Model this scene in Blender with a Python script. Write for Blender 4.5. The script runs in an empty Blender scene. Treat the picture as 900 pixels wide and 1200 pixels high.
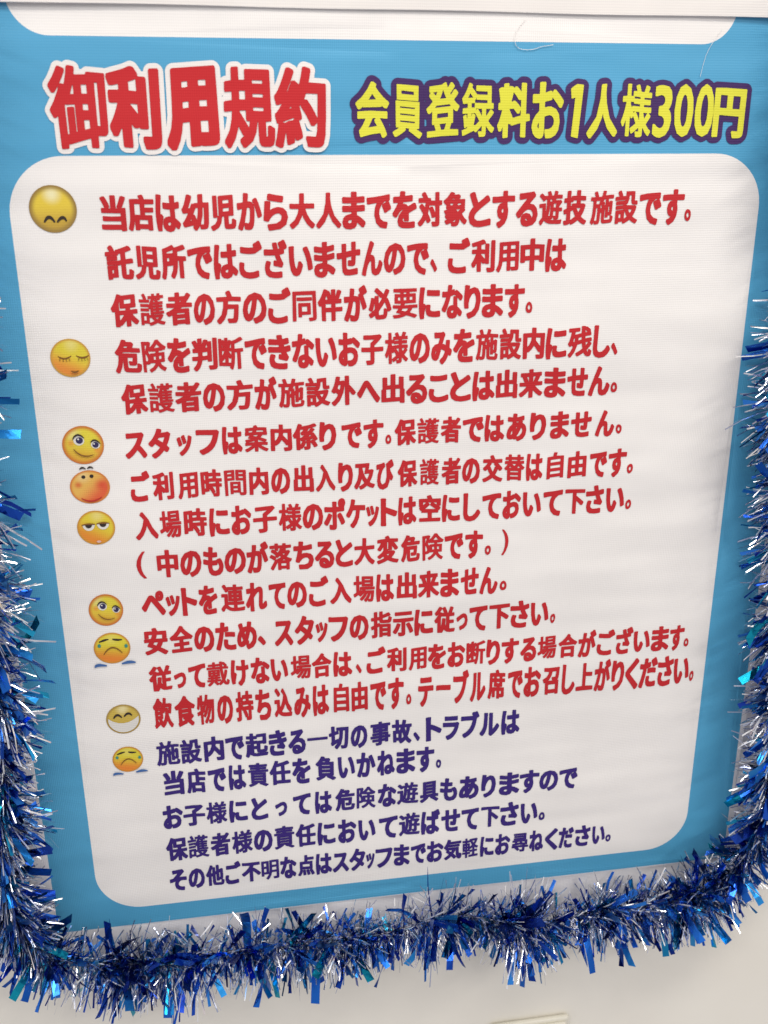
import bpy, bmesh, math, random
import numpy as np
from mathutils import Vector, Matrix, noise
from mathutils.geometry import delaunay_2d_cdt

SC = bpy.context.scene
COL = SC.collection
R = math.radians
random.seed(7)

# ------------------------------------------------------------------ camera, light, exposure
cam = bpy.data.cameras.new('camera')
cam.sensor_fit = 'HORIZONTAL'; cam.sensor_width = 36.0
cam.lens = 36.0 * 1128.918 / 900.0
cam.clip_start = 0.02; cam.clip_end = 60
co = bpy.data.objects.new('camera', cam); COL.objects.link(co)
M3 = Matrix(((0.9878907490105133, 0.05706751674937448, -0.14427462199398366),
             (-0.15504802613709173, 0.3292310233027652, -0.9314327903214521),
             (-0.0056548749268871875, 0.9425233322454538, 0.3340924880366024)))
co.matrix_world = Matrix.Translation((-0.1132476813821293, -0.7311237583529426, 0.26224431652927666)) @ M3.to_4x4()
CAM = co.matrix_world.translation.copy()
cam.dof.use_dof = True; cam.dof.focus_distance = 0.80; cam.dof.aperture_fstop = 11
SC.camera = co

W = bpy.data.worlds.new('World'); SC.world = W; W.use_nodes = True
nt = W.node_tree; nt.nodes.clear()
wo = nt.nodes.new('ShaderNodeOutputWorld'); bg = nt.nodes.new('ShaderNodeBackground')
tc = nt.nodes.new('ShaderNodeTexCoord'); sx = nt.nodes.new('ShaderNodeSeparateXYZ')
cr = nt.nodes.new('ShaderNodeValToRGB'); mr = nt.nodes.new('ShaderNodeMapRange')
nt.links.new(tc.outputs['Generated'], sx.inputs[0]); nt.links.new(sx.outputs['Z'], mr.inputs[0])
mr.inputs[1].default_value = -1; mr.inputs[2].default_value = 1
nt.links.new(mr.outputs[0], cr.inputs[0]); nt.links.new(cr.outputs[0], bg.inputs[0]); nt.links.new(bg.outputs[0], wo.inputs[0])
e = cr.color_ramp.elements                                  # dim shop: darkish floor, mid walls, pale ceiling
e[0].position = 0.0; e[0].color = (0.32, 0.31, 0.37, 1)
e[1].position = 1.0; e[1].color = (0.95, 0.90, 0.84, 1)
m = e.new(0.5); m.color = (0.66, 0.645, 0.665, 1)
bg.inputs[1].default_value = WORLD = 0.85

def lamp(name, loc, aim, sx_, sy_, power, col):
    l = bpy.data.lights.new(name, 'AREA'); l.shape = 'RECTANGLE'; l.size = sx_; l.size_y = sy_
    l.energy = power; l.color = col
    o = bpy.data.objects.new(name, l); COL.objects.link(o); o.location = loc
    o.rotation_euler = (Vector(aim) - Vector(loc)).to_track_quat('-Z', 'Y').to_euler()
    return o
# ceiling fluorescents of the shop, overhead and behind the photographer
lamp('ceiling_lamp', (0.25, -0.95, 1.45), (0.0, 0.0, 0.1), 1.2, 0.14, 14, (1.0, 0.95, 0.88))
lamp('ceiling_lamp', (-1.3, -1.7, 1.5), (0.0, 0.0, 0.0), 0.9, 0.12, 7, (0.96, 0.97, 1.0))
lamp('ceiling_lamp', (1.5, -2.2, 1.5), (0.0, 0.0, 0.0), 0.9, 0.12, 14, (1.0, 0.95, 0.88))
SC.view_settings.view_transform = 'Standard'; SC.view_settings.look = 'None'
SC.view_settings.exposure = 0.12; SC.view_settings.gamma = 1.0
SC.cycles.sample_clamp_indirect = 4; SC.cycles.use_denoising = True
SC.cycles.max_bounces = 6
# ------------------------------------------------------------------ materials
def mat(name, col=(.8, .8, .8), rough=.5, metal=0., spec=.5):
    m = bpy.data.materials.new(name); m.use_nodes = True
    b = m.node_tree.nodes['Principled BSDF']
    b.inputs['Base Color'].default_value = (*col, 1); b.inputs['Roughness'].default_value = rough
    b.inputs['Metallic'].default_value = metal; b.inputs['Specular IOR Level'].default_value = spec
    return m
def nd(m, t, **kw):
    n = m.node_tree.nodes.new(t)
    for k, v in kw.items(): setattr(n, k, v)
    return n
def lk(m, a, b): m.node_tree.links.new(a, b)
def P(m): return m.node_tree.nodes['Principled BSDF']

def cloth(name, col, var=.02, rough=.55, spec=.35):
    """printed banner cloth: colour of the print, fine woven ribs, soft creases as relief"""
    m = mat(name, col, rough, 0, spec)
    tcn = nd(m, 'ShaderNodeTexCoord')
    mp = nd(m, 'ShaderNodeMapping'); lk(m, tcn.outputs['Object'], mp.inputs[0])
    w1 = nd(m, 'ShaderNodeTexWave', bands_direction='Z'); w1.inputs['Scale'].default_value = 180; w1.inputs['Distortion'].default_value = .8
    w1.inputs['Detail'].default_value = 1; w1.inputs['Detail Scale'].default_value = .6
    w2 = nd(m, 'ShaderNodeTexWave', bands_direction='X'); w2.inputs['Scale'].default_value = 210; w2.inputs['Distortion'].default_value = 1.2
    w2.inputs['Detail'].default_value = 1; w2.inputs['Detail Scale'].default_value = .5
    for w in (w1, w2): lk(m, mp.outputs[0], w.inputs[0])
    n = nd(m, 'ShaderNodeTexNoise'); n.inputs['Scale'].default_value = 6; n.inputs['Detail'].default_value = 3
    lk(m, tcn.outputs['Object'], n.inputs[0])
    fm = nd(m, 'ShaderNodeMix', data_type='FLOAT'); lk(m, n.outputs[0], fm.inputs[0]); lk(m, w1.outputs['Fac'], fm.inputs[2]); lk(m, w2.outputs['Fac'], fm.inputs[3])
    # ribs tint the colour by a per cent or two, slow noise makes the print uneven
    mr = nd(m, 'ShaderNodeMapRange'); lk(m, fm.outputs[0], mr.inputs[0]); mr.inputs[3].default_value = 1 - var; mr.inputs[4].default_value = 1 + var
    n2 = nd(m, 'ShaderNodeTexNoise'); n2.inputs['Scale'].default_value = 14; n2.inputs['Detail'].default_value = 4
    lk(m, tcn.outputs['Object'], n2.inputs[0])
    mr2 = nd(m, 'ShaderNodeMapRange'); lk(m, n2.outputs[0], mr2.inputs[0]); mr2.inputs[1].default_value = .3; mr2.inputs[2].default_value = .7
    mr2.inputs[3].default_value = .97; mr2.inputs[4].default_value = 1.03
    mu = nd(m, 'ShaderNodeMath', operation='MULTIPLY'); lk(m, mr.outputs[0], mu.inputs[0]); lk(m, mr2.outputs[0], mu.inputs[1])
    vm = nd(m, 'ShaderNodeVectorMath', operation='SCALE'); vm.inputs[0].default_value = col; lk(m, mu.outputs[0], vm.inputs['Scale'])
    lk(m, vm.outputs[0], P(m).inputs['Base Color'])
    # relief: ribs + diagonal creases
    b1 = nd(m, 'ShaderNodeBump'); b1.inputs['Strength'].default_value = .35; b1.inputs['Distance'].default_value = .0003
    lk(m, fm.outputs[0], b1.inputs['Height'])
    mp2 = nd(m, 'ShaderNodeMapping'); mp2.inputs['Rotation'].default_value = (0, R(-38), 0); mp2.inputs['Scale'].default_value = (3.0, 1, 14)
    lk(m, tcn.outputs['Object'], mp2.inputs[0])
    n3 = nd(m, 'ShaderNodeTexNoise'); n3.inputs['Scale'].default_value = 1.0; n3.inputs['Detail'].default_value = 2
    lk(m, mp2.outputs[0], n3.inputs[0])
    b2 = nd(m, 'ShaderNodeBump'); b2.inputs['Strength'].default_value = .8; b2.inputs['Distance'].default_value = .008
    lk(m, n3.outputs[0], b2.inputs['Height']); lk(m, b2.outputs[0], b1.inputs['Normal']); lk(m, b1.outputs[0], P(m).inputs['Normal'])
    return m

WHITE = cloth('banner_white', (.815, .79, .765), .03)
HEM = cloth('banner_hem', (.80, .785, .80), .012)
BLUE = cloth('banner_blue', (.078, .345, .57), .03, .5, .4)
INK = {'r': cloth('ink_red', (.50, .015, .020), .03), 'b': cloth('ink_navy', (.033, .014, .165), .03),
       'H': cloth('ink_title_red', (.53, .015, .020), .03), 'Y': cloth('ink_yellow', (.70, .68, .05), .03)}
OUTL = {'H': cloth('ink_title_outline', (.80, .76, .73), .02), 'Y': cloth('ink_purple', (.05, .016, .105), .03)}

# ------------------------------------------------------------------ helpers
def link(o, parent=None):
    COL.objects.link(o)
    if parent is not None: o.parent = parent
    return o
def mobj(name, verts, faces, m, parent=None, smooth=False, idx=None):
    me = bpy.data.meshes.new(name); me.from_pydata([tuple(v) for v in verts], [], faces)
    for q in (m if isinstance(m, (list, tuple)) else [m]): me.materials.append(q)
    if idx: me.polygons.foreach_set('material_index', idx)
    if smooth: me.polygons.foreach_set('use_smooth', [True] * len(me.polygons))
    me.update()
    return link(bpy.data.objects.new(name, me), parent)
def empty(name, loc, parent=None):
    o = bpy.data.objects.new(name, None); o.empty_display_size = .05; o.location = loc
    return link(o, parent)
def tag(o, label=None, cat=None, group=None, kind=None):
    for k, v in (('label', label), ('category', cat), ('group', group), ('kind', kind)):
        if v: o[k] = v
    return o
def rounded_box(name, size, bev, m, parent=None, seg=3):
    bm = bmesh.new(); bmesh.ops.create_cube(bm, size=1)
    bmesh.ops.scale(bm, vec=size, verts=bm.verts)
    bmesh.ops.bevel(bm, geom=bm.edges[:], offset=bev, segments=seg, affect='EDGES', profile=.5)
    me = bpy.data.meshes.new(name); bm.to_mesh(me); bm.free(); me.materials.append(m)
    return link(bpy.data.objects.new(name, me), parent)

# shape of the hanging cloth: y offset towards the wall/camera at x, z (metres)
def sheet_y(x, z):
    w = noise.noise(Vector((x * 4.0 + 3, 0, z * 2.2))) * .0010
    w += noise.noise(Vector(((x * .8 + z * .6) * 16, 0, (z * .8 - x * .6) * 5))) * .0004
    s = min(max((x - .20) / .16, 0), 1)                       # the right edge is puckered
    w += s * s * noise.noise(Vector(((x * .62 + z * .78) * 5, 4, (z * .62 - x * .78) * 22))) * .0030
    w += .0012 * math.sin((z - .1) * 5.0) * (x / .3) ** 2
    return w

# ------------------------------------------------------------------ wall (setting)
wm = mat('painted_wall', (.8, .75, .66), .6, 0, .3)
t_ = nd(wm, 'ShaderNodeTexCoord'); n_ = nd(wm, 'ShaderNodeTexNoise'); n_.inputs['Scale'].default_value = 420; n_.inputs['Detail'].default_value = 4
lk(wm, t_.outputs['Object'], n_.inputs[0]); b_ = nd(wm, 'ShaderNodeBump'); b_.inputs['Strength'].default_value = .12; b_.inputs['Distance'].default_value = .0005
lk(wm, n_.outputs[0], b_.inputs['Height']); lk(wm, b_.outputs[0], P(wm).inputs['Normal'])
n_ = nd(wm, 'ShaderNodeTexNoise'); n_.inputs['Scale'].default_value = 5; n_.inputs['Detail'].default_value = 6; lk(wm, t_.outputs['Object'], n_.inputs[0])
r_ = nd(wm, 'ShaderNodeValToRGB'); r_.color_ramp.elements[0].color = (.81, .775, .695, 1); r_.color_ramp.elements[1].color = (.86, .83, .75, 1)
r_.color_ramp.elements[0].position = .3; r_.color_ramp.elements[1].position = .7
lk(wm, n_.outputs[0], r_.inputs[0]); lk(wm, r_.outputs[0], P(wm).inputs['Base Color'])
wv = [(-2, .006, -1.6), (2, .006, -1.6), (2, .006, 1.6), (-2, .006, 1.6), (-2, .1, -1.6), (2, .1, -1.6), (2, .1, 1.6), (-2, .1, 1.6)]
tag(mobj('wall', wv, [(0, 1, 2, 3), (5, 4, 7, 6), (4, 0, 3, 7), (1, 5, 6, 2), (3, 2, 6, 7), (4, 5, 1, 0)], wm), kind='structure')

# ------------------------------------------------------------------ banner
banner = tag(empty('rules_banner', (0, 0, -.425)),
             'large blue and white printed cloth banner of house rules in Japanese hanging on the wall', 'banner')
def par(o):                                                   # coordinates are given in wall space
    o.parent = banner; o.matrix_parent_inverse = Matrix.Translation((0, 0, .425)); return o

def rrect(x0, x1, z0, z1, r, n=14):
    p = []
    for cx, cz, a0 in ((x1 - r, z0 + r, -90), (x1 - r, z1 - r, 0), (x0 + r, z1 - r, 90), (x0 + r, z0 + r, 180)):
        for k in range(n + 1):
            a = R(a0 + 90 * k / n); p.append((cx + r * math.cos(a), cz + r * math.sin(a)))
    return p
def inside_rr(x, z, b):
    x0, x1, z0, z1, r = b
    if not (x0 < x < x1 and z0 < z < z1): return False
    dx = max(x0 + r - x, x - x1 + r, 0); dz = max(z0 + r - z, z - z1 + r, 0)
    return dx * dx + dz * dz < r * r
SHEET = (-.330, .368, -.425, .470); FIELD = (-.2995, .3395, -.3848, .60)
PANEL = (-.2618, .2967, -.3665, .2730, .040); UPPER = (-.2480, .2625, .3478, .70, .026)
pts = []; edges = []
def loop(poly, closed=True):
    n = len(pts)
    pts.extend(Vector(p) for p in poly)
    edges.extend((n + i, n + i + 1) for i in range(len(poly) - 1))
    if closed: edges.append((n + len(poly) - 1, n))
loop([(SHEET[0], SHEET[2]), (SHEET[1], SHEET[2]), (SHEET[1], SHEET[3]), (SHEET[0], SHEET[3])])
loop([(FIELD[0], SHEET[3]), (FIELD[0], FIELD[2]), (FIELD[1], FIELD[2]), (FIELD[1], SHEET[3])], False)
loop(rrect(*PANEL))
up = [p for p in rrect(*UPPER) if p[1] < .42]
r0 = [p for p in up if p[0] > 0]; l0 = [p for p in up if p[0] < 0]
loop([(UPPER[0], SHEET[3])] + l0 + r0 + [(UPPER[1], SHEET[3])], False)
g = .0075
rim = [(pts[a].copy(), pts[b].copy()) for a, b in edges]
def near_rim(p):
    for a, b in rim:
        d = b - a; t = min(max((p - a).dot(d) / d.length_squared, 0), 1)
        if (a + d * t - p).length < .0026: return True
    return False
nx = int((SHEET[1] - SHEET[0]) / g); nz = int((SHEET[3] - SHEET[2]) / g)
for i in range(1, nx):
    for j in range(1, nz):
        q = Vector((SHEET[0] + i * g, SHEET[2] + j * g))
        if not near_rim(q): pts.append(q)
cd = delaunay_2d_cdt(pts, edges, [], 1, 1e-6)
fv = [(p.x, sheet_y(p.x, p.y), p.y) for p in cd[0]]; idx = []
for f in cd[2]:
    x = sum(cd[0][i].x for i in f) / 3; z = sum(cd[0][i].y for i in f) / 3
    if inside_rr(x, z, PANEL) or inside_rr(x, z, UPPER): idx.append(0)
    elif FIELD[0] < x < FIELD[1] and z > FIELD[2]: idx.append(1)
    else: idx.append(2)
sheet = par(mobj('fabric_sheet', fv, [tuple(reversed(f)) if (cd[0][f[1]] - cd[0][f[0]]).cross(cd[0][f[2]] - cd[0][f[0]]) < 0 else tuple(f) for f in cd[2]], [WHITE, BLUE, HEM], smooth=True, idx=idx))
so = sheet.modifiers.new('thickness', 'SOLIDIFY'); so.thickness = .0006; so.offset = 1 if sheet.data.polygons[0].normal.y > 0 else -1

# ------------------------------------------------------------------ lettering
def raw_glyph(ch):
    if ch == '1': return [(.20, 0), (.36, 0), (.42, .69), (.27, .69), (.10, .62), (.13, .52), (.25, .56)], [(0, 1, 6), (1, 2, 6), (2, 3, 6), (3, 4, 6), (4, 5, 6)]
    cu = bpy.data.curves.new('t', 'FONT'); cu.body = ch; cu.resolution_u = 3
    o = bpy.data.objects.new('t', cu); COL.objects.link(o); bpy.context.view_layer.update()
    me = bpy.data.meshes.new_from_object(o)
    v = [(p.co.x, p.co.y) for p in me.vertices]; f = [tuple(p.vertices) for p in me.polygons]
    bpy.data.objects.remove(o); bpy.data.curves.remove(cu); bpy.data.meshes.remove(me)
    return v, f
def union(v, f, rx, ry, step=.0095, tol=.0028, cover=None, p_=3.4):
    """spread an outline by (rx, ry) on all sides: distance field of the sign, its level line, filled afresh"""
    ky = rx / ry
    A = np.array(v, float); A[:, 1] *= ky
    x0, y0 = A.min(0) - rx - 2.2 * step; x1, y1 = A.max(0) + rx + 2.2 * step
    nx = int((x1 - x0) / step) + 2; ny = int((y1 - y0) / step) + 2
    X, Y = np.meshgrid(x0 + np.arange(nx) * step, y0 + np.arange(ny) * step, indexing='ij')
    ins = np.zeros(X.shape, bool); cnt = {}
    for q in f:
        q = list(q)
        for i in range(len(q)):
            k = (min(q[i], q[i - 1]), max(q[i], q[i - 1])); cnt[k] = cnt.get(k, 0) + 1
        for j in range(1, len(q) - 1):
            a, b, c = A[q[0]], A[q[j]], A[q[j + 1]]
            ar = (b[0] - a[0]) * (c[1] - a[1]) - (b[1] - a[1]) * (c[0] - a[0])
            if abs(ar) < 1e-9: continue
            if ar < 0: b, c = c, b
            t = np.ones(X.shape, bool)
            for p, s_ in ((a, b), (b, c), (c, a)): t &= (s_[0] - p[0]) * (Y - p[1]) - (s_[1] - p[1]) * (X - p[0]) >= 0
            ins |= t
    D = np.full(X.shape, 9.)
    for (i, j), c in cnt.items():
        if c != 1: continue
        p, d = A[i], A[j] - A[i]; L2 = d @ d
        if L2 < 1e-14: continue
        t = np.clip(((X - p[0]) * d[0] + (Y - p[1]) * d[1]) / L2, 0, 1)
        D = np.minimum(D, (np.abs(X - p[0] - t * d[0]) ** p_ + np.abs(Y - p[1] - t * d[1]) ** p_) ** (1 / p_))
    S = np.where(ins, -D, D)
    if cover:                                                 # as bold as the sign's counters allow
        lo, hi = rx * .5, rx
        for _ in range(8):
            m_ = (lo + hi) / 2; box = (X > A[:, 0].min() - m_) & (X < A[:, 0].max() + m_) & (Y > A[:, 1].min() - m_) & (Y < A[:, 1].max() + m_)
            if ((S < m_) & box).sum() / box.sum() > cover: hi = m_
            else: lo = m_
        rx = lo
        union.last = rx
    S = S - rx
    S[np.abs(S) < 1e-6] = 1e-6
    sg = S > 0
    c4 = sg[:-1, :-1].astype(int) + sg[1:, :-1] + sg[1:, 1:] + sg[:-1, 1:]
    P0 = {}; adj = {}
    def pt(k):
        if k not in P0:
            i, j, h = k; a = S[i, j]; b = S[i + 1, j] if h == 0 else S[i, j + 1]; t = a / (a - b)
            P0[k] = Vector((x0 + (i + (t if h == 0 else 0)) * step, y0 + (j + (t if h else 0)) * step))
        return k
    for i, j in zip(*np.nonzero((c4 > 0) & (c4 < 4))):
        i = int(i); j = int(j)
        q = [sg[i, j], sg[i + 1, j], sg[i + 1, j + 1], sg[i, j + 1]]
        ed = [(i, j, 0), (i + 1, j, 1), (i, j + 1, 0), (i, j, 1)]
        hit = [pt(ed[k]) for k in range(4) if q[k] != q[(k + 1) % 4]]
        prs = [(hit[0], hit[1])] if len(hit) == 2 else ([(hit[0], hit[1]), (hit[2], hit[3])] if not q[0] else [(hit[3], hit[0]), (hit[1], hit[2])])
        for a, b in prs: adj.setdefault(a, set()).add(b); adj.setdefault(b, set()).add(a)
    again = True; dist = {}
    while again:
        again = False
        for i in list(adj):
            if i not in adj or len(adj[i]) != 2: continue
            a, b = adj[i]
            if b in adj[a]: continue
            d = P0[b] - P0[a]
            if d.length < 1e-9: continue
            h = abs(d.cross(P0[i] - P0[a])) / d.length + dist.get(i, 0)
            if h < tol:
                adj[a].discard(i); adj[b].discard(i); adj[a].add(b); adj[b].add(a); del adj[i]
                dist[a] = max(dist.get(a, 0), h); dist[b] = max(dist.get(b, 0), h); again = True
    ids = {k: i for i, k in enumerate(adj)}
    E_ = [(ids[i], ids[j]) for i in adj for j in adj[i] if i < j]; Q = [P0[k] for k in adj]
    r = delaunay_2d_cdt(Q, E_, [], 1, 1e-6)
    seg = [(Q[i].x, Q[i].y, Q[j].x, Q[j].y) for i, j in E_]; ff = []
    for q in r[2]:
        cx = sum(r[0][i].x for i in q) / len(q); cy = sum(r[0][i].y for i in q) / len(q); odd = False
        for xa, ya, xb, yb in seg:
            if (ya > cy) != (yb > cy) and cx < (xb - xa) * (cy - ya) / (yb - ya) + xa: odd = not odd
        if odd: ff.append(tuple(q))
    return [(p.x, p.y / ky) for p in r[0]], ff
RAW = {}; FAT = {}
SMALL = '、。っッ'
def fat_glyph(ch, heavy):
    key = (ch, heavy)
    if key in FAT: return FAT[key]
    if ch not in RAW: RAW[ch] = raw_glyph(ch)
    v, f = RAW[ch]; n = len(v); o = ord(ch)
    kana = 0x3000 <= o < 0x3100
    if heavy == 'H': r = {'御': .030, '利': .052, '用': .056, '規': .035, '約': .036}[ch]
    elif heavy == 'Y': r = .040 if kana else (.026 if o < 256 else .042)
    elif ch in '()': r = .012
    elif ch == '。': r = .028
    elif kana: r = .048
    else: r = .047
    kj = o > 0x3100 and heavy != 'H'
    fv_, ff_ = union(v, f, r * 1.15, r * (.70 if kj else .85), cover={'n': .67, 'Y': .64}[heavy] if kj else None)
    if kj: r = union.last / 1.15
    FAT[key] = (fv_, ff_, r)
    return FAT[key]

def set_glyph(ch, kind, x0, x1, z0, z1, rng, outline=0):
    """one character fitted between its own two ink edges, in metres"""
    v, f, r = fat_glyph(ch, kind if kind in 'HY' else 'n')
    ax = min(p[0] for p in v); bx = max(p[0] for p in v); ay = min(p[1] for p in v); by = max(p[1] for p in v)
    H = z1 - z0; o = ord(ch); out = []
    sl = rng.uniform(-.02, .035); tp = rng.uniform(-.05, .05); ph = rng.uniform(0, 6)
    src = v
    if outline: src, f = RAW[ch]
    for x, y in src:
        u = (x - ax) / (bx - ax)
        if o < 256 or kind == 'H': t = (y - ay) / (by - ay)
        elif ch in SMALL: t = (y + .10) / .95
        elif 0x3000 <= o < 0x3100: t = (y + .115 + .02) / .95 if ch in 'ー' else ((y - .385) * 1.14 + .385 + .095) / .97
        else: t = (y + .10) / .965
        if ch in '、。': t += .03
        if o > 256 or kind != 'n':
            u2 = .5 + (u - .5) * (1 + tp * (t - .5) * 1.2)    # brushy pop lettering: each sign a little off square
            t = t + sl * (u - .5) + .012 * math.sin(u * 5 + ph)
        else: u2 = u
        if ch == '1' : u2 += (t - .5) * .10
        out.append((x0 + (x1 - x0) * u2, z0 + H * t))
    if outline:
        rx = 1.15 * r * (x1 - x0) / (bx - ax) + outline; ry = .85 * r * H + outline
        o2, f = union([(x * 50, z * 50) for x, z in out], f, rx * 50, ry * 50, .012, .003, None, 2.0)
        out = [(x / 50, z / 50) for x, z in o2]
    return out, f
DY = .00045
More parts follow.
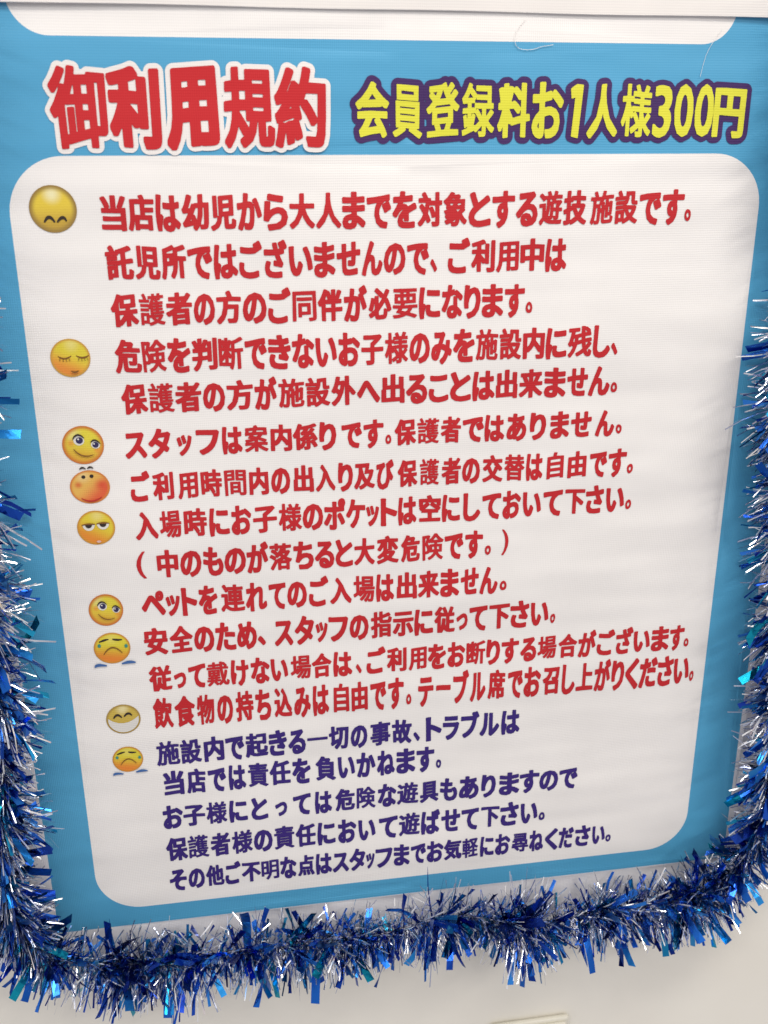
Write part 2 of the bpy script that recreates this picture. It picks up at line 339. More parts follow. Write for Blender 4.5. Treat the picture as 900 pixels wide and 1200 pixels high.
LINES = [   # (text, ink colour, baseline z, cap z, left/right ink edge of every character along the line), millimetres on the banner
    ('当店は幼児から大人までを対象とする遊技施設です。', 'r', 223.0, 247.1, [-200.4, -182.9, -182.0, -163.5, -162.6, -145.4, -144.4, -125.3, -124.4, -106.3, -105.4, -87.8, -86.8, -69.1, -68.1, -49.6, -48.6, -30.6, -29.6, -12.4, -11.4, 6.5, 7.6, 25.7, 26.7, 44.9, 46.0, 64.0, 65.1, 82.0, 83.0, 100.4, 101.4, 118.3, 119.3, 137.3, 138.3, 156.4, 159.5, 177.7, 178.8, 197.2, 198.3, 216.1, 217.2, 234.5, 235.6, 240.8]),
    ('託児所ではございませんので、ご利用中は', 'r', 189.3, 212.8, [-200.3, -181.0, -180.1, -162.4, -161.5, -143.7, -142.7, -125.1, -124.1, -107.0, -106.0, -88.8, -87.8, -70.7, -69.7, -52.2, -51.2, -35.5, -34.4, -16.7, -15.7, -0.0, 1.0, 17.4, 18.5, 35.3, 36.4, 41.5, 49.8, 66.8, 67.9, 86.4, 87.5, 105.1, 106.2, 125.0, 126.1, 142.7]),
    ('保護者の方のご同伴が必要になります。', 'r', 155.9, 179.2, [-200.0, -180.7, -179.7, -161.8, -160.8, -141.8, -140.8, -125.4, -124.4, -106.1, -105.1, -87.5, -86.5, -69.2, -68.2, -50.4, -49.3, -30.7, -29.7, -12.0, -10.9, 6.7, 7.7, 26.7, 27.8, 44.6, 45.7, 62.0, 63.0, 76.1, 77.2, 94.0, 95.1, 111.0, 112.1, 117.5]),
    ('危険を判断できないお子様のみを施設内に残し、', 'r', 121.6, 145.6, [-200.3, -181.6, -180.6, -163.3, -162.3, -145.5, -144.5, -125.7, -124.7, -106.4, -105.3, -88.8, -87.8, -70.8, -69.8, -53.0, -51.9, -35.7, -34.6, -18.0, -16.9, 0.2, 1.3, 19.6, 20.6, 36.7, 37.7, 54.2, 55.3, 72.3, 73.3, 91.1, 92.2, 110.1, 111.2, 128.8, 129.9, 147.0, 148.1, 167.8, 169.0, 183.1, 184.2, 189.5]),
    ('保護者の方が施設外へ出ることは出来ません。', 'r', 90.4, 113.0, [-198.8, -179.8, -178.8, -160.2, -159.2, -139.6, -138.5, -122.0, -120.9, -100.7, -99.6, -82.5, -81.4, -61.5, -60.5, -41.7, -40.6, -21.7, -20.7, -2.6, -1.6, 16.9, 18.0, 34.9, 36.0, 52.1, 53.2, 70.3, 71.4, 89.4, 90.5, 108.3, 109.4, 129.0, 130.2, 148.2, 149.3, 166.4, 167.5, 185.1, 186.2, 191.6]),
    ('スタッフは案内係りです。保護者ではありません。', 'r', 56.1, 77.1, [-199.7, -183.3, -181.9, -165.2, -160.7, -149.2, -145.9, -128.4, -126.4, -110.8, -109.1, -91.0, -89.0, -72.5, -71.8, -52.4, -51.1, -37.6, -33.6, -17.3, -16.0, 0.0, 1.4, 6.2, 8.9, 26.2, 27.2, 44.9, 46.3, 62.7, 64.1, 81.6, 82.3, 98.6, 100.7, 117.1, 120.0, 133.6, 137.2, 153.1, 154.5, 172.0, 175.6, 191.7, 193.2, 198.3]),
    ('ご利用時間内の出入り及び保護者の交替は自由です。', 'r', 21.1, 43.3, [-198.5, -183.4, -181.5, -165.6, -162.7, -146.9, -144.7, -128.5, -126.5, -109.6, -107.3, -92.2, -90.2, -75.1, -72.4, -56.5, -54.8, -39.4, -37.0, -25.0, -24.0, -7.4, -6.1, 8.2, 11.3, 27.4, 29.5, 45.3, 47.5, 63.4, 64.5, 79.4, 81.6, 98.5, 99.9, 116.9, 118.3, 132.5, 136.2, 150.4, 154.1, 170.0, 172.9, 187.8, 189.2, 204.6, 205.7, 210.9]),
    ('入場時にお子様のポケットは空にしておいて下さい。', 'r', -11.1, 12.0, [-197.9, -180.3, -178.9, -162.1, -160.1, -142.2, -140.5, -124.8, -123.1, -107.2, -105.9, -86.9, -85.5, -67.1, -66.4, -49.8, -49.2, -31.8, -31.1, -15.4, -14.7, -4.2, -2.8, 10.9, 11.6, 26.9, 29.0, 47.2, 48.3, 63.4, 66.2, 80.7, 82.2, 98.2, 99.6, 115.0, 116.8, 132.7, 134.5, 151.2, 153.4, 170.6, 171.7, 187.1, 189.4, 205.6, 206.8, 212.1]),
    ('(中のものが落ちると大変危険です。)', 'r', -44.7, -21.5, [-199.7, -192.4, -183.7, -167.0, -165.6, -148.8, -147.4, -131.5, -130.5, -113.4, -112.7, -95.2, -94.2, -76.2, -74.8, -58.4, -57.4, -41.6, -40.6, -26.1, -25.1, -8.0, -6.2, 12.0, 14.1, 30.0, 32.1, 49.9, 51.0, 67.0, 68.5, 83.9, 85.7, 90.9, 100.1, 106.0]),
    ('ペットを連れてのご入場は出来ません。', 'r', -78.7, -54.7, [-198.7, -180.1, -179.4, -168.2, -166.8, -154.5, -153.2, -138.1, -135.3, -116.3, -115.2, -98.2, -96.4, -82.4, -81.3, -65.1, -63.4, -47.0, -45.6, -28.1, -26.3, -8.3, -7.2, 8.0, 10.5, 27.6, 28.7, 46.7, 47.8, 64.0, 65.5, 81.1, 81.9, 97.9, 99.8, 105.8]),
    ('安全のため、スタッフの指示に従って下さい。', 'r', -113.0, -89.0, [-199.6, -180.7, -179.0, -160.4, -159.3, -143.0, -141.9, -125.5, -124.4, -107.9, -107.2, -100.8, -93.4, -77.7, -76.3, -60.1, -58.7, -48.6, -47.9, -31.2, -30.1, -13.8, -11.9, 6.0, 6.8, 24.9, 25.6, 41.9, 43.1, 61.0, 62.5, 72.3, 73.8, 89.7, 91.2, 109.8, 110.2, 127.0, 128.6, 144.7, 146.3, 150.9]),
    ('従って戴けない場合は、ご利用をお断りする場合がございます。', 'r', -146.7, -124.0, [-198.5, -180.0, -178.3, -168.5, -166.4, -151.9, -151.2, -132.8, -131.4, -116.4, -114.6, -98.8, -97.7, -83.3, -81.1, -63.7, -63.0, -46.2, -44.7, -28.6, -25.2, -20.4, -16.0, 0.7, 1.8, 19.0, 20.9, 36.7, 37.8, 53.7, 55.2, 70.8, 72.0, 88.8, 89.9, 102.3, 103.4, 119.3, 120.8, 135.2, 136.4, 153.6, 155.5, 172.5, 173.7, 189.9, 191.1, 207.4, 208.6, 224.2, 225.0, 240.7, 242.0, 258.6, 259.4, 272.8, 273.2, 277.7]),
    ('飲食物の持ち込みは自由です。テーブル席でお召し上がりください。', 'r', -182.6, -154.3, [-197.8, -181.9, -180.1, -163.1, -161.6, -147.0, -144.8, -131.5, -129.0, -114.1, -112.3, -99.2, -96.3, -81.3, -79.5, -65.1, -63.3, -49.2, -45.1, -31.7, -29.5, -15.3, -13.0, 0.9, 2.8, 16.4, 18.7, 23.3, 29.4, 43.1, 45.4, 58.5, 60.8, 74.7, 76.2, 90.2, 92.5, 108.1, 110.5, 124.2, 125.4, 140.8, 142.7, 157.8, 160.6, 172.6, 173.8, 189.8, 191.0, 205.9, 207.1, 218.9, 220.1, 232.7, 233.5, 250.3, 250.7, 265.5, 266.3, 281.2, 282.0, 286.1]),
    ('施設内で起きる一切の事故、トラブルは', 'b', -219.7, -196.0, [-198.5, -179.1, -178.4, -160.7, -158.5, -141.4, -140.0, -124.2, -123.1, -103.6, -102.8, -87.2, -85.8, -70.8, -69.3, -51.3, -50.2, -32.8, -30.9, -16.1, -13.4, 4.6, 6.1, 23.8, 25.4, 31.2, 36.6, 51.0, 52.1, 67.0, 68.6, 85.5, 86.2, 104.0, 106.0, 123.1]),
    ('当店では責任を負いかねます。', 'b', -250.6, -226.3, [-195.0, -177.5, -175.3, -158.8, -157.0, -141.5, -139.2, -124.4, -122.2, -104.6, -103.5, -85.1, -83.5, -67.3, -62.7, -44.8, -42.9, -27.6, -26.1, -9.1, -7.6, 8.3, 9.9, 27.1, 28.2, 44.7, 46.3, 51.0]),
    ('お子様にとっては危険な遊具もありますので', 'b', -284.8, -262.1, [-198.5, -181.2, -180.8, -161.9, -160.8, -142.8, -140.9, -124.8, -121.4, -106.6, -100.1, -89.5, -84.1, -68.0, -64.5, -49.1, -46.0, -28.2, -26.6, -9.4, -7.1, 9.8, 10.6, 30.0, 31.6, 49.1, 50.3, 66.7, 68.3, 86.9, 89.3, 103.1, 106.3, 125.5, 125.9, 144.4, 144.8, 162.9, 163.8, 181.6]),
    ('保護者様の責任において遊ばせて下さい。', 'b', -319.6, -295.4, [-198.3, -179.6, -179.2, -161.1, -159.2, -141.8, -140.3, -121.9, -120.8, -103.9, -102.4, -84.2, -83.0, -64.8, -63.2, -46.8, -44.4, -27.5, -25.5, -9.7, -6.5, 11.0, 12.2, 31.8, 33.0, 50.8, 52.0, 69.9, 71.1, 87.8, 89.9, 107.5, 108.4, 126.1, 128.2, 144.8, 146.1, 151.9]),
    ('その他ご不明な点はスタッフまでお気軽にお尋ねください。', 'b', -352.0, -329.8, [-197.8, -182.7, -181.2, -166.7, -165.5, -149.4, -148.3, -134.0, -133.3, -116.2, -115.5, -99.5, -98.3, -83.5, -82.3, -66.9, -65.7, -50.7, -49.9, -35.2, -34.4, -19.6, -18.8, -10.8, -10.0, 6.1, 7.3, 22.3, 23.5, 37.8, 38.6, 54.6, 55.0, 72.2, 72.7, 88.0, 90.0, 103.3, 104.6, 119.2, 120.9, 137.2, 138.1, 152.0, 153.7, 166.4, 167.3, 181.8, 183.5, 198.5, 200.6, 213.5, 214.4, 219.6]),
    ('御利用規約', 'H', 277.5, 329.7, [-227.0, -189.4, -188.6, -153.6, -150.2, -114.6, -110.8, -76.0, -75.8, -39.3]),
    ('会員登録料お1人様300円', 'Y', 284.5, 320.7, [-18.7, 5.1, 7.6, 29.5, 32.3, 56.3, 58.2, 82.2, 84.7, 109.0, 110.3, 133.8, 138.7, 148.1, 152.7, 176.0, 178.6, 202.1, 203.5, 217.8, 219.9, 234.7, 236.0, 250.9, 250.9, 276.2]),
]

rng = random.Random(3)
for text, kind, zb, zt, xs in LINES:
    V = []; F = []
    for i, ch in enumerate(text):
        v, f = set_glyph(ch, kind, xs[2 * i] / 1000, xs[2 * i + 1] / 1000, zb / 1000, zt / 1000, random.Random(i * 7 + 1) if kind in 'HY' else rng)
        o = len(V); V += v; F += [tuple(k + o for k in q) for q in f]
    def lay(V, F, dy):
        return [(x, sheet_y(x, z) - dy, z) for x, z in V], F
    if kind in 'HY':
        rr = .0033 if kind == 'H' else .0040
        OV = []; OF = []; st = random.Random(3 if kind == 'H' else 4)
        for i, ch in enumerate(text):
            v, f = set_glyph(ch, kind, xs[2 * i] / 1000, xs[2 * i + 1] / 1000, zb / 1000, zt / 1000, random.Random(i * 7 + 1), rr)
            v, f = lay(v, f, DY - .00006 * (i % 2)); o = len(OV); OV += v; OF += [tuple(k + o for k in q) for q in f]
        par(mobj('lettering_outline', OV, OF, OUTL[kind]))
        a, b = lay(V, F, DY * 2)
    else: a, b = lay(V, F, DY)
    lo = par(mobj('lettering', a, b, INK[kind]))
    if kind == 'H': lo['label'] = 'big red heading with white outline'
    if kind == 'Y': lo['label'] = 'yellow heading with purple outline'

# ------------------------------------------------------------------ printed emoticons
def face_mat(name, top, low, rim, tilt=0., hl=(.0, .6), hls=.25, blush=None, rimw=.82):
    m = cloth(name, top, .02)
    bs = P(m); old = bs.inputs['Base Color'].links[0]; m.node_tree.links.remove(old)
    t = nd(m, 'ShaderNodeUVMap'); t.uv_map = 'UVMap'
    s = nd(m, 'ShaderNodeSeparateXYZ'); lk(m, t.outputs[0], s.inputs[0])
    ln = nd(m, 'ShaderNodeVectorMath', operation='LENGTH'); lk(m, t.outputs[0], ln.inputs[0])
    d = nd(m, 'ShaderNodeVectorMath', operation='DOT_PRODUCT'); lk(m, t.outputs[0], d.inputs[0])
    d.inputs[1].default_value = (math.sin(R(tilt)), math.cos(R(tilt)), 0)
    mr = nd(m, 'ShaderNodeMapRange', interpolation_type='SMOOTHSTEP'); lk(m, d.outputs['Value'], mr.inputs[0]); mr.inputs[1].default_value = -.75; mr.inputs[2].default_value = .3
    mx = nd(m, 'ShaderNodeMix', data_type='RGBA'); lk(m, mr.outputs[0], mx.inputs[0]); mx.inputs[6].default_value = (*low, 1); mx.inputs[7].default_value = (*top, 1)
    last = mx.outputs[2]
    def spot(c, rad, colr, amt):
        nonlocal last
        ds = nd(m, 'ShaderNodeVectorMath', operation='DISTANCE'); lk(m, t.outputs[0], ds.inputs[0]); ds.inputs[1].default_value = (*c, 0)
        r_ = nd(m, 'ShaderNodeMapRange', interpolation_type='SMOOTHSTEP'); lk(m, ds.outputs['Value'], r_.inputs[0]); r_.inputs[1].default_value = rad; r_.inputs[2].default_value = 0; r_.inputs[4].default_value = amt
        q = nd(m, 'ShaderNodeMix', data_type='RGBA'); lk(m, r_.outputs[0], q.inputs[0]); lk(m, last, q.inputs[6]); q.inputs[7].default_value = (*colr, 1)
        last = q.outputs[2]
    for b in (blush or []): spot(*b)
    spot(hl, .55, (.85, .80, .50), hls)
    mr = nd(m, 'ShaderNodeMapRange', interpolation_type='SMOOTHSTEP'); lk(m, ln.outputs['Value'], mr.inputs[0]); mr.inputs[1].default_value = rimw; mr.inputs[2].default_value = .98
    q = nd(m, 'ShaderNodeMix', data_type='RGBA'); lk(m, mr.outputs[0], q.inputs[0]); lk(m, last, q.inputs[6]); q.inputs[7].default_value = (*rim, 1)
    lk(m, q.outputs[2], bs.inputs['Base Color'])
    return m
DARK = cloth('ink_dark', (.030, .020, .015)); EYEW = cloth('ink_eye_white', (.72, .70, .64)); IRIS = cloth('ink_iris', (.03, .025, .09))
LINE = cloth('ink_brown_line', (.20, .085, .015)); TEAR = cloth('ink_tear', (.05, .25, .20)); FOOT = cloth('ink_shoe', (.05, .13, .34)); MOUTH = cloth('ink_mouth', (.45, .03, .02))
TEETH = cloth('ink_teeth', (.66, .64, .60)); LIP = cloth('ink_lip', (.70, .45, .38)); GOLD = (.22, .13, .03)
YG = (.66, .52, .045); OR = (.68, .22, .035); RIMO = (.55, .17, .03)
def disc_fv(cx, cz, rx, rz, n=32, a0=0, a1=360, rot=0):
    full = a1 - a0 >= 360
    p = []
    for k in range(n if full else n + 1):
        a = R(a0 + (a1 - a0) * k / n); x = rx * math.cos(a); z = rz * math.sin(a); c, s = math.cos(R(rot)), math.sin(R(rot))
        p.append((cx + x * c - z * s, cz + x * s + z * c))
    return p, [tuple(range(len(p)))]
def stroke_fv(pts_, w, taper=True):
    n = 10; P_ = []
    if len(pts_) == 3:                                        # quadratic through the three points
        a, b, c = [Vector(p) for p in pts_]; q = b * 2 - (a + c) / 2
        P_ = [a * (1 - t) ** 2 + q * 2 * t * (1 - t) + c * t * t for t in [k / n for k in range(n + 1)]]
    else: P_ = [Vector(p) for p in pts_]
    V = []; F = []
    for i, p in enumerate(P_):
        d = (P_[min(i + 1, len(P_) - 1)] - P_[max(i - 1, 0)]).normalized(); nn = Vector((-d.y, d.x))
        ww = w * (.45 + .55 * math.sin(math.pi * i / (len(P_) - 1))) if taper else w
        V += [tuple(p + nn * ww / 2), tuple(p - nn * ww / 2)]
        if i: F.append((2 * i - 2, 2 * i - 1, 2 * i + 1, 2 * i))
    return V, F
def emo(cx, cz, w, h, m, feats, label):
    rx, rz = w / 2, h / 2
    def place(V, dy): return [(cx + x * rx, sheet_y(cx + x * rx, cz + z * rz) - dy, cz + z * rz) for x, z in V]
    V = [(0, 0)]; F = []
    N = 48; rings = (.35, .7, 1)
    for r in rings:
        for k in range(N): V.append((r * math.cos(2 * math.pi * k / N), r * math.sin(2 * math.pi * k / N)))
    for k in range(N):
        F.append((0, 1 + k, 1 + (k + 1) % N))
        for j in range(2): a = 1 + j * N; F.append((a + k, a + N + k, a + N + (k + 1) % N, a + (k + 1) % N))
    f = par(mobj('printed_emoticon', place(V, DY), F, m)); f['label'] = label
    uv = f.data.uv_layers.new(name='UVMap')
    for l in f.data.loops: uv.data[l.index].uv = V[l.vertex_index]
    lay_ = 1
    for name, (FV, FF), mm in feats:
        lay_ += 1
        c = mobj(name, place(FV, DY + .00012 * lay_), FF, mm, f)
        c.matrix_parent_inverse = Matrix.Translation((0, 0, 0))
happy = face_mat('emoticon_happy', (.70, .60, .050), (.66, .38, .04), RIMO, 10, (-.45, .6), .35, [((-.57, .15), .3, (.72, .22, .04), .7), ((.68, -.28), .3, (.72, .22, .04), .7)], .72)
sad = face_mat('emoticon_sad', (.68, .58, .045), (.72, .22, .03), (.55, .24, .03), 10, (0, .6), .15)
F = [
 (-232.4, 238.2, 32.1, 31.8, face_mat('emoticon_gold', (.74, .55, .055), (.50, .32, .045), (.30, .19, .045), 0, (0, .62), .9, None, .70),
  [('eye', stroke_fv([(-.42, -.56), (-.2, -.34), (.02, -.56)], .15), DARK), ('eye', stroke_fv([(.12, -.56), (.36, -.36), (.52, -.52)], .14), DARK)], 'golden bowed head with two small arched eyes'),
 (-232.1, 133.9, 28.3, 28.2, face_mat('emoticon_asleep', (.68, .56, .045), (.72, .25, .04), (.55, .30, .05), 25, (.1, .7), .3),
  [('eye', stroke_fv([(-.62, .12), (-.3, -.02), (.06, .12)], .09), LINE), ('eye', stroke_fv([(.3, .12), (.62, -.0), (.93, .12)], .09), LINE)]
  + [('eyelash', stroke_fv([(x, z), (x + dx, z - .17)], .045, False), LINE) for x, z, dx in ((-.5, .03, -.04), (-.35, 0, -.02), (-.2, 0, 0), (-.06, .03, .03), (.44, .03, -.03), (.58, 0, 0), (.72, .01, .02), (.84, .04, .04))]
  + [('mouth', stroke_fv([(-.02, -.66), (.16, -.73), (.36, -.66)], .10), LINE)], 'yellow face asleep with closed lashes'),
]
happy_f = lambda: [('eye', disc_fv(-.18, .25, .26, .25, rot=-15), EYEW), ('eye', disc_fv(.60, .0, .22, .20, rot=-15), EYEW),
    ('pupil', disc_fv(-.15, .26, .17, .17), IRIS), ('pupil', disc_fv(.60, .0, .15, .15), IRIS),
    ('glint', disc_fv(-.20, .33, .045, .045), EYEW), ('glint', disc_fv(.54, .06, .04, .04), EYEW),
    ('eyelash', stroke_fv([(-.46, .34), (-.2, .56), (.08, .38)], .10), DARK), ('eyelash', stroke_fv([(.38, .14), (.6, .25), (.84, .04)], .09), DARK),
    ('mouth', stroke_fv([(-.46, -.17), (-.06, -.53), (.48, -.50)], .075), LINE)]
sad_f = lambda: [('brow', stroke_fv([(-.68, .44), (-.42, .54), (-.14, .60)], .13), DARK), ('brow', stroke_fv([(.07, .60), (.3, .53), (.60, .52)], .13), DARK),
    ('tear', disc_fv(-.68, .22, .09, .12), TEAR), ('tear', disc_fv(.78, .10, .09, .12), TEAR),
    ('mouth', stroke_fv([(-.48, -.36), (.02, .06), (.54, -.34)], .085), LINE),
    ('shoe', stroke_fv([(-1.02, -1.16), (-.85, -1.02), (-.38, -1.10)], .20), FOOT), ('shoe', stroke_fv([(.45, -1.04), (.85, -.96), (1.22, -1.02)], .20), FOOT)]
F += [
 (-230.1, 67.7, 30.5, 29.9, happy, happy_f(), 'smiling face with big eyes, upper of two'),
 (-228.5, 34.4, 29.7, 26.7, face_mat('emoticon_flushed', (.72, .42, .09), (.66, .11, .04), (.60, .20, .04), -45, (-.3, .65), .35, [((-.57, .15), .3, (.60, .10, .03), .8), ((.6, .1), .5, (.62, .06, .03), .8)]),
  [('eye', disc_fv(-.27, .62, .10, .105), DARK), ('eye', disc_fv(.14, .65, .10, .105), DARK), ('brow', stroke_fv([(-.42, 1.08), (-.27, 1.18), (-.12, 1.08)], .11), DARK),
   ('brow', stroke_fv([(-.02, 1.1), (.12, 1.2), (.26, 1.1)], .11), DARK), ('mouth', stroke_fv([(-.48, -.64), (.03, -.84), (.54, -.62)], .10), MOUTH)], 'flushed orange red face with raised brows'),
 (-227.3, 1.0, 28.6, 28.2, face_mat('emoticon_bored', (.68, .54, .04), (.70, .24, .03), (.55, .26, .03), 30, (.1, .7), .3),
  [('eye', disc_fv(-.38, .20, .32, .36, a0=180, a1=360), EYEW), ('eye', disc_fv(.38, .22, .32, .34, a0=180, a1=360), EYEW),
   ('pupil', disc_fv(-.38, .20, .18, .20, a0=180, a1=360), DARK), ('pupil', disc_fv(.38, .22, .18, .19, a0=180, a1=360), DARK),
   ('eyelid', stroke_fv([(-.74, .20), (-.38, .25), (-.02, .21)], .10), LINE), ('eyelid', stroke_fv([(.04, .24), (.38, .28), (.74, .24)], .10), LINE),
   ('mouth', disc_fv(.08, -.80, .12, .07), LIP)], 'bored face with half closed eyes'),
 (-226.9, -69.7, 26.8, 27.8, happy, happy_f(), 'smiling face with big eyes, lower of two'),
 (-225.4, -104.0, 28.9, 27.8, sad, sad_f(), 'tearful frowning face on blue shoes, upper of two'),
 (-222.6, -170.7, 28.0, 27.7, face_mat('emoticon_grin', (.55, .40, .07), (.50, .34, .06), (.36, .23, .05), 0, (0, .7), .6, None, .80),
  [('grin', ([(-.88, .10)] + [(.90 * math.cos(R(a)), .90 * math.sin(R(a))) for a in range(186, 361, 8)] + [(.90, .16), (.62, -.06), (.3, -.22), (0, -.27), (-.3, -.24), (-.62, -.1)], [tuple(range(29))]), TEETH),
   ('eye', stroke_fv([(-.56, .10), (-.33, .32), (-.08, .12)], .15), DARK), ('eye', stroke_fv([(.06, .18), (.3, .38), (.52, .22)], .15), DARK)], 'golden face with a wide white grin'),
 (-222.6, -210.1, 25.3, 25.0, sad, sad_f(), 'tearful frowning face on blue shoes, lower of two'),
]
for cx, cz, w, h, m, feats, lab in F:
    feats = [(n, (v, [tuple(range(len(v)))] if len(f) == 1 else f), mm) for n, (v, f), mm in feats]
    emo(cx / 1000, cz / 1000, w / 1000, h / 1000, m, feats, lab)

# ------------------------------------------------------------------ white strip across the top, switch plate, stray threads
sm = cloth('strip_plastic', (.80, .765, .73), .02, .4, .4)
P(sm).inputs['Alpha'].default_value = .93
V = []; F = []; n = 60
for i in range(n + 1):
    x = -.45 + .95 * i / n; zz = .3668 - .0026 * (x + .25) + .0003 * math.sin(x * 31)
    y0 = -.0018 + .0005 * math.sin(x * 9 + 1)
    V += [(x, y0, zz), (x, y0 - .0007, zz + .0003), (x, y0 - .0007, zz + .11), (x, y0, zz + .11)]
    if i:
        a = 4 * i - 4; b = 4 * i
        for k in range(4): F.append((a + k, b + k, b + (k + 1) % 4, a + (k + 1) % 4))
F += [(3, 2, 1, 0), (4 * n, 4 * n + 1, 4 * n + 2, 4 * n + 3)]
tag(mobj('cover_strip', V, F, sm), 'translucent white plastic strip lying across the top of the banner', 'strip')

pm = mat('plate_plastic', (.74, .71, .61), .4)
pl = tag(empty('wall_plate', (.150, .006, -.6305)), 'off-white plastic wall plate with rounded corner below the tinsel', 'wall plate')
base = rounded_box('plate_base', (.084, .006, .125), .0028, pm, pl); base.location = (0, -.004, 0)
cov = rounded_box('plate_cover', (.076, .004, .117), .0018, pm, pl); cov.location = (0, -.0085, 0)

tm = mat('thread_white', (.85, .83, .80), .5)
def tube(name, P_, r, m, parent=None, seg=5):
    V = []; F = []
    for i, p in enumerate(P_):
        d = (Vector(P_[min(i + 1, len(P_) - 1)]) - Vector(P_[max(i - 1, 0)])).normalized()
        a = d.orthogonal().normalized(); b = d.cross(a)
        for k in range(seg):
            t = 2 * math.pi * k / seg; V.append(Vector(p) + (a * math.cos(t) + b * math.sin(t)) * r)
        if i:
            for k in range(seg): F.append((seg * (i - 1) + k, seg * (i - 1) + (k + 1) % seg, seg * i + (k + 1) % seg, seg * i + k))
    return mobj(name, V, F, m, parent, smooth=True)
def curve_pts(pp, n=8):
    out = []
    for i in range(len(pp) - 1):
        p0 = Vector(pp[max(i - 1, 0)]); p1 = Vector(pp[i]); p2 = Vector(pp[i + 1]); p3 = Vector(pp[min(i + 2, len(pp) - 1)])
        for k in range(n):
            t = k / n; out.append(.5 * ((2 * p1) + (p2 - p0) * t + (2 * p0 - 5 * p1 + 4 * p2 - p3) * t * t + (3 * p1 - p0 - 3 * p2 + p3) * t ** 3))
    out.append(Vector(pp[-1])); return out
def on(x, z, d=.0009): return (x / 1000, sheet_y(x / 1000, z / 1000) - d, z / 1000)
tag(tube('loose_thread', curve_pts([on(103, 362), on(97, 355), on(95.7, 348), on(99, 343.4), on(107.8, 342.7), on(116, 344.8), on(124, 346)]), .00016, tm), 'fine white thread curled in a hook under the top strip', 'thread')
tag(tube('loose_thread', curve_pts([on(251, 358), on(243.8, 347.2), on(240.1, 338.7), on(237.5, 326)]), .00013, tm), 'fine white thread hanging straight over the blue near the top right corner', 'thread')

# ------------------------------------------------------------------ tinsel garland
def foil(name, col, rough, vary=None):
    m = mat(name, col, rough, 1.0)
    if vary:
        g_ = nd(m, 'ShaderNodeNewGeometry'); r_ = nd(m, 'ShaderNodeValToRGB'); lk(m, g_.outputs['Random Per Island'], r_.inputs[0])
        el = r_.color_ramp.elements; el[0].color = (*vary[0], 1); el[1].color = (*vary[-1], 1)
        for i, c in enumerate(vary[1:-1]): q = el.new((i + 1) / (len(vary) - 1)); q.color = (*c, 1)
        lk(m, r_.outputs[0], P(m).inputs['Base Color'])
    return m
BLUES = [foil('foil_royal', (.018, .13, .56), .25), foil('foil_azure', (.03, .27, .68), .28), foil('foil_navy', (.014, .05, .32), .22),
         foil('foil_violet', (.012, .06, .38), .15), foil('foil_teal', (.01, .28, .42), .2)]
NARROW = foil('foil_mixed', (.02, .1, .5), .25, [(.012, .03, .26), (.015, .08, .48), (.04, .24, .68), (.03, .15, .58), (.01, .05, .35), (.02, .30, .50), (.012, .03, .26)])
SILV = foil('foil_silver', (.8, .8, .82), .2, [(.92, .92, .92), (.70, .72, .80), (.95, .95, .95), (.40, .45, .62), (.93, .92, .90)])

PATH = [(-303, 420), (-302, 290), (-308, 210), (-314, 123), (-309, 29), (-309, -75), (-318, -173), (-329, -254), (-330, -330), (-306, -382), (-262, -400), (-201, -409), (-124, -404),
        (-50, -402), (-7, -406), (60, -402), (115, -407), (200, -408), (286, -405), (335, -384), (360, -340), (363, -280), (360, -218), (356, -122), (350, -60), (338, -10), (336, 40), (329, 99), (329, 199), (334, 300), (336, 420)]
path = curve_pts([(x / 1000, -.027, z / 1000) for x, z in PATH], 14)
cum = [0]
for a, b in zip(path, path[1:]): cum.append(cum[-1] + (b - a).length)
LEN = cum[-1]
def at(s):
    s = min(max(s, 0), LEN - 1e-6)
    import bisect
    i = max(bisect.bisect_right(cum, s) - 1, 0); i = min(i, len(path) - 2)
    t = (s - cum[i]) / (cum[i + 1] - cum[i]); p = path[i].lerp(path[i + 1], t); d = (path[i + 1] - path[i]).normalized()
    p = p + Vector((noise.noise(Vector((s * 9, 1, 0))) * .010, noise.noise(Vector((s * 9, 5, 0))) * .006, noise.noise(Vector((s * 9, 9, 0))) * .010))
    return p, d
gar = tag(empty('tinsel_garland', (path[0].x, -.02, path[0].z)), 'bushy blue and silver tinsel garland framing the banner sides and bottom', 'tinsel garland')
GI = Matrix.Translation(-gar.location)
def gpar(o): o.parent = gar; o.matrix_parent_inverse = GI.copy(); return o
gpar(tube('core_wire', [at(LEN * i / 300)[0] for i in range(301)], .0014, mat('wire', (.25, .25, .3), .4, 1)))
rg = random.Random(11)
def density(s):
    p, _ = at(s)
    d = .75 + .7 * noise.noise(Vector((s * 16, 2.2, 0)))
    if p.x < -.2 and p.z > -.10: d *= max(.38, .75 - (p.z + .10) * 2.2)     # thin on the upper left
    if p.x > .3 and p.z > .02: d *= max(.5, .95 - (p.z - .02) * 2.5)
    return d
def direction(s, hang=.35):
    p, T = at(s)
    while True:
        a = T.orthogonal().normalized(); b = T.cross(a); t = rg.uniform(0, 2 * math.pi)
        d = a * math.cos(t) + b * math.sin(t) + T * rg.gauss(0, .38)
        d.z -= hang * rg.random(); d.normalize()
        if d.y > .45 and rg.random() < .75: continue          # few strands point into the wall
        return p, T, d
def clampy(q, lim):
    if q.y > lim: q.y = lim
    return q
def strip_pts(p, d, L, bend, seg, side):
    out = []; g_ = Vector((0, 0, -1)); lim = -.0025 - rg.random() * .004
    for k in range(seg + 1):
        t = k / seg
        out.append(clampy(p + d * L * t + g_ * L * bend[0] * t * t + side * L * bend[1] * t * t, lim))
    return out
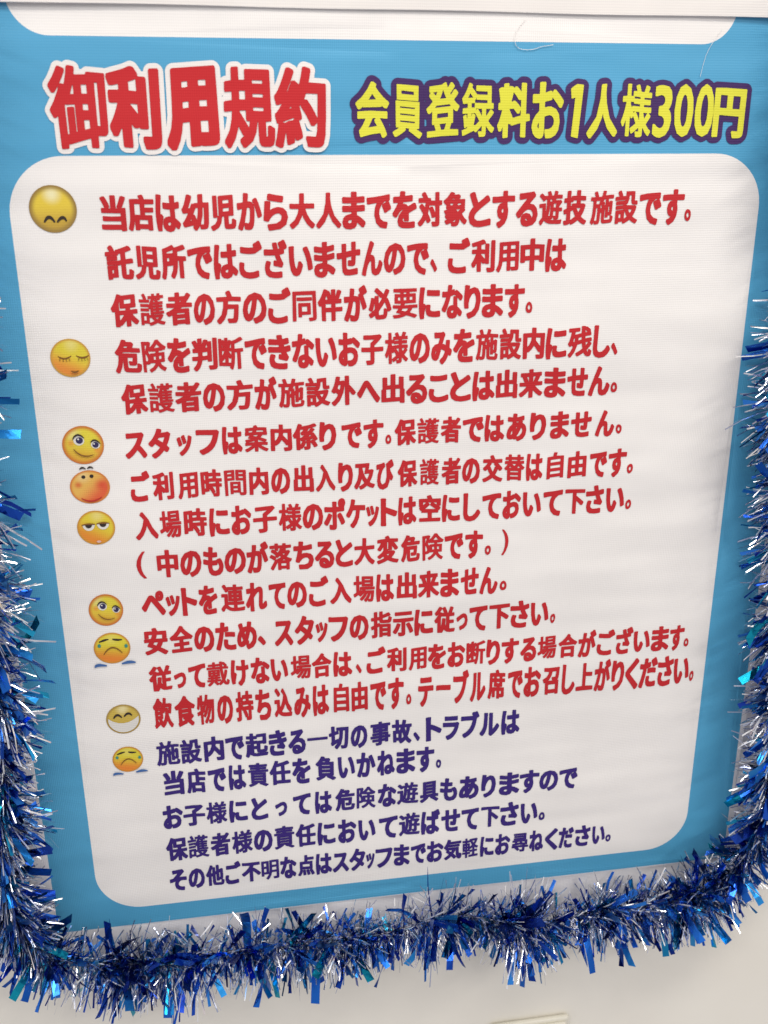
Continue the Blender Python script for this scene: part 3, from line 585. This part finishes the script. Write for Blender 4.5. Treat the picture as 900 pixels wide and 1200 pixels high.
def ribbon(out, d, w, twist, V, F):
    n0 = len(V); side = d.cross(Vector((rg.gauss(0, 1), rg.gauss(0, 1), rg.gauss(0, 1)))).normalized()
    nn = side.cross(d).normalized()
    for k, q in enumerate(out):
        a = twist * k / (len(out) - 1); s = side * math.cos(a) + nn * math.sin(a)
        V.append(q + s * w / 2); V.append(q - s * w / 2)
        if k: F.append((n0 + 2 * k - 2, n0 + 2 * k - 1, n0 + 2 * k + 1, n0 + 2 * k))
def scatter(n, lo, hi, w0, w1, name, m, seg=3, hang=.35, bend=.25, tw=.9):
    V = []; F = []; c = 0
    while c < n:
        s = rg.uniform(0, LEN)
        if rg.random() > density(s): continue
        p, T, d = direction(s, hang)
        L = rg.uniform(lo, hi) * (.85 + .25 * noise.noise(Vector((s * 22, 7, 3))) * 2)
        out = strip_pts(p, d, L, (rg.uniform(0, bend), rg.gauss(0, .2)), seg, d.orthogonal().normalized())
        ribbon(out, d, rg.uniform(w0, w1), rg.gauss(0, tw), V, F); c += 1
    o = gpar(mobj(name, V, F, m)); o['kind'] = 'stuff'; return o
scatter(9500, .024, .048, .0007, .0015, 'silver_fringe', SILV, 4, .4, .18)
scatter(2100, .024, .046, .0016, .0034, 'blue_fringe', NARROW, 3, .4, .25)
scatter(1000, .024, .046, .0038, .0066, 'wide_blue_fringe', NARROW, 3, .45, .3)

# the wide foil strips that show largest: one object each, sharing a few bent strip meshes
protos = []
for k in range(15):
    V = []; F = []; L = 1.0; c1, c2, tw = rg.uniform(-.3, .3), rg.uniform(-.25, .25), rg.gauss(0, .7)
    w = rg.uniform(.11, .18)
    for i in range(7):
        t = i / 6; a = tw * t; c = Vector((t, c1 * t * t, c2 * t * t * (1 if k % 2 else t)))
        s = Vector((0, math.cos(a), math.sin(a))) * w / 2
        V += [c + s, c - s]
        if i: F.append((2 * i - 2, 2 * i - 1, 2 * i + 1, 2 * i))
    me = bpy.data.meshes.new('foil_strip'); me.from_pydata([tuple(v) for v in V], [], F)
    me.materials.append(BLUES[(0, 1, 2, 0, 3, 1, 4)[k % 7]]); protos.append(me)
n = 0
while n < 300:
    s = rg.uniform(0, LEN)
    if rg.random() > density(s): continue
    p, T, d = direction(s, .5)
    if d.y > .15: continue
    if p.z > (.06 if p.x > 0 else .24): continue
    L = rg.uniform(.034, .052)
    if p.y + d.y * L > -.006: continue
    side = Vector((rg.gauss(0, 1), rg.gauss(0, 1), rg.gauss(0, 1))); y_ = (side - d * side.dot(d)).normalized(); z_ = d.cross(y_)
    o = bpy.data.objects.new('foil_strip', protos[n % 15]); COL.objects.link(o)
    Mx = Matrix((d, y_, z_)).transposed().to_4x4()
    gpar(o); o.matrix_basis = Matrix.Translation(p) @ Mx @ Matrix.Scale(L, 4)
    n += 1
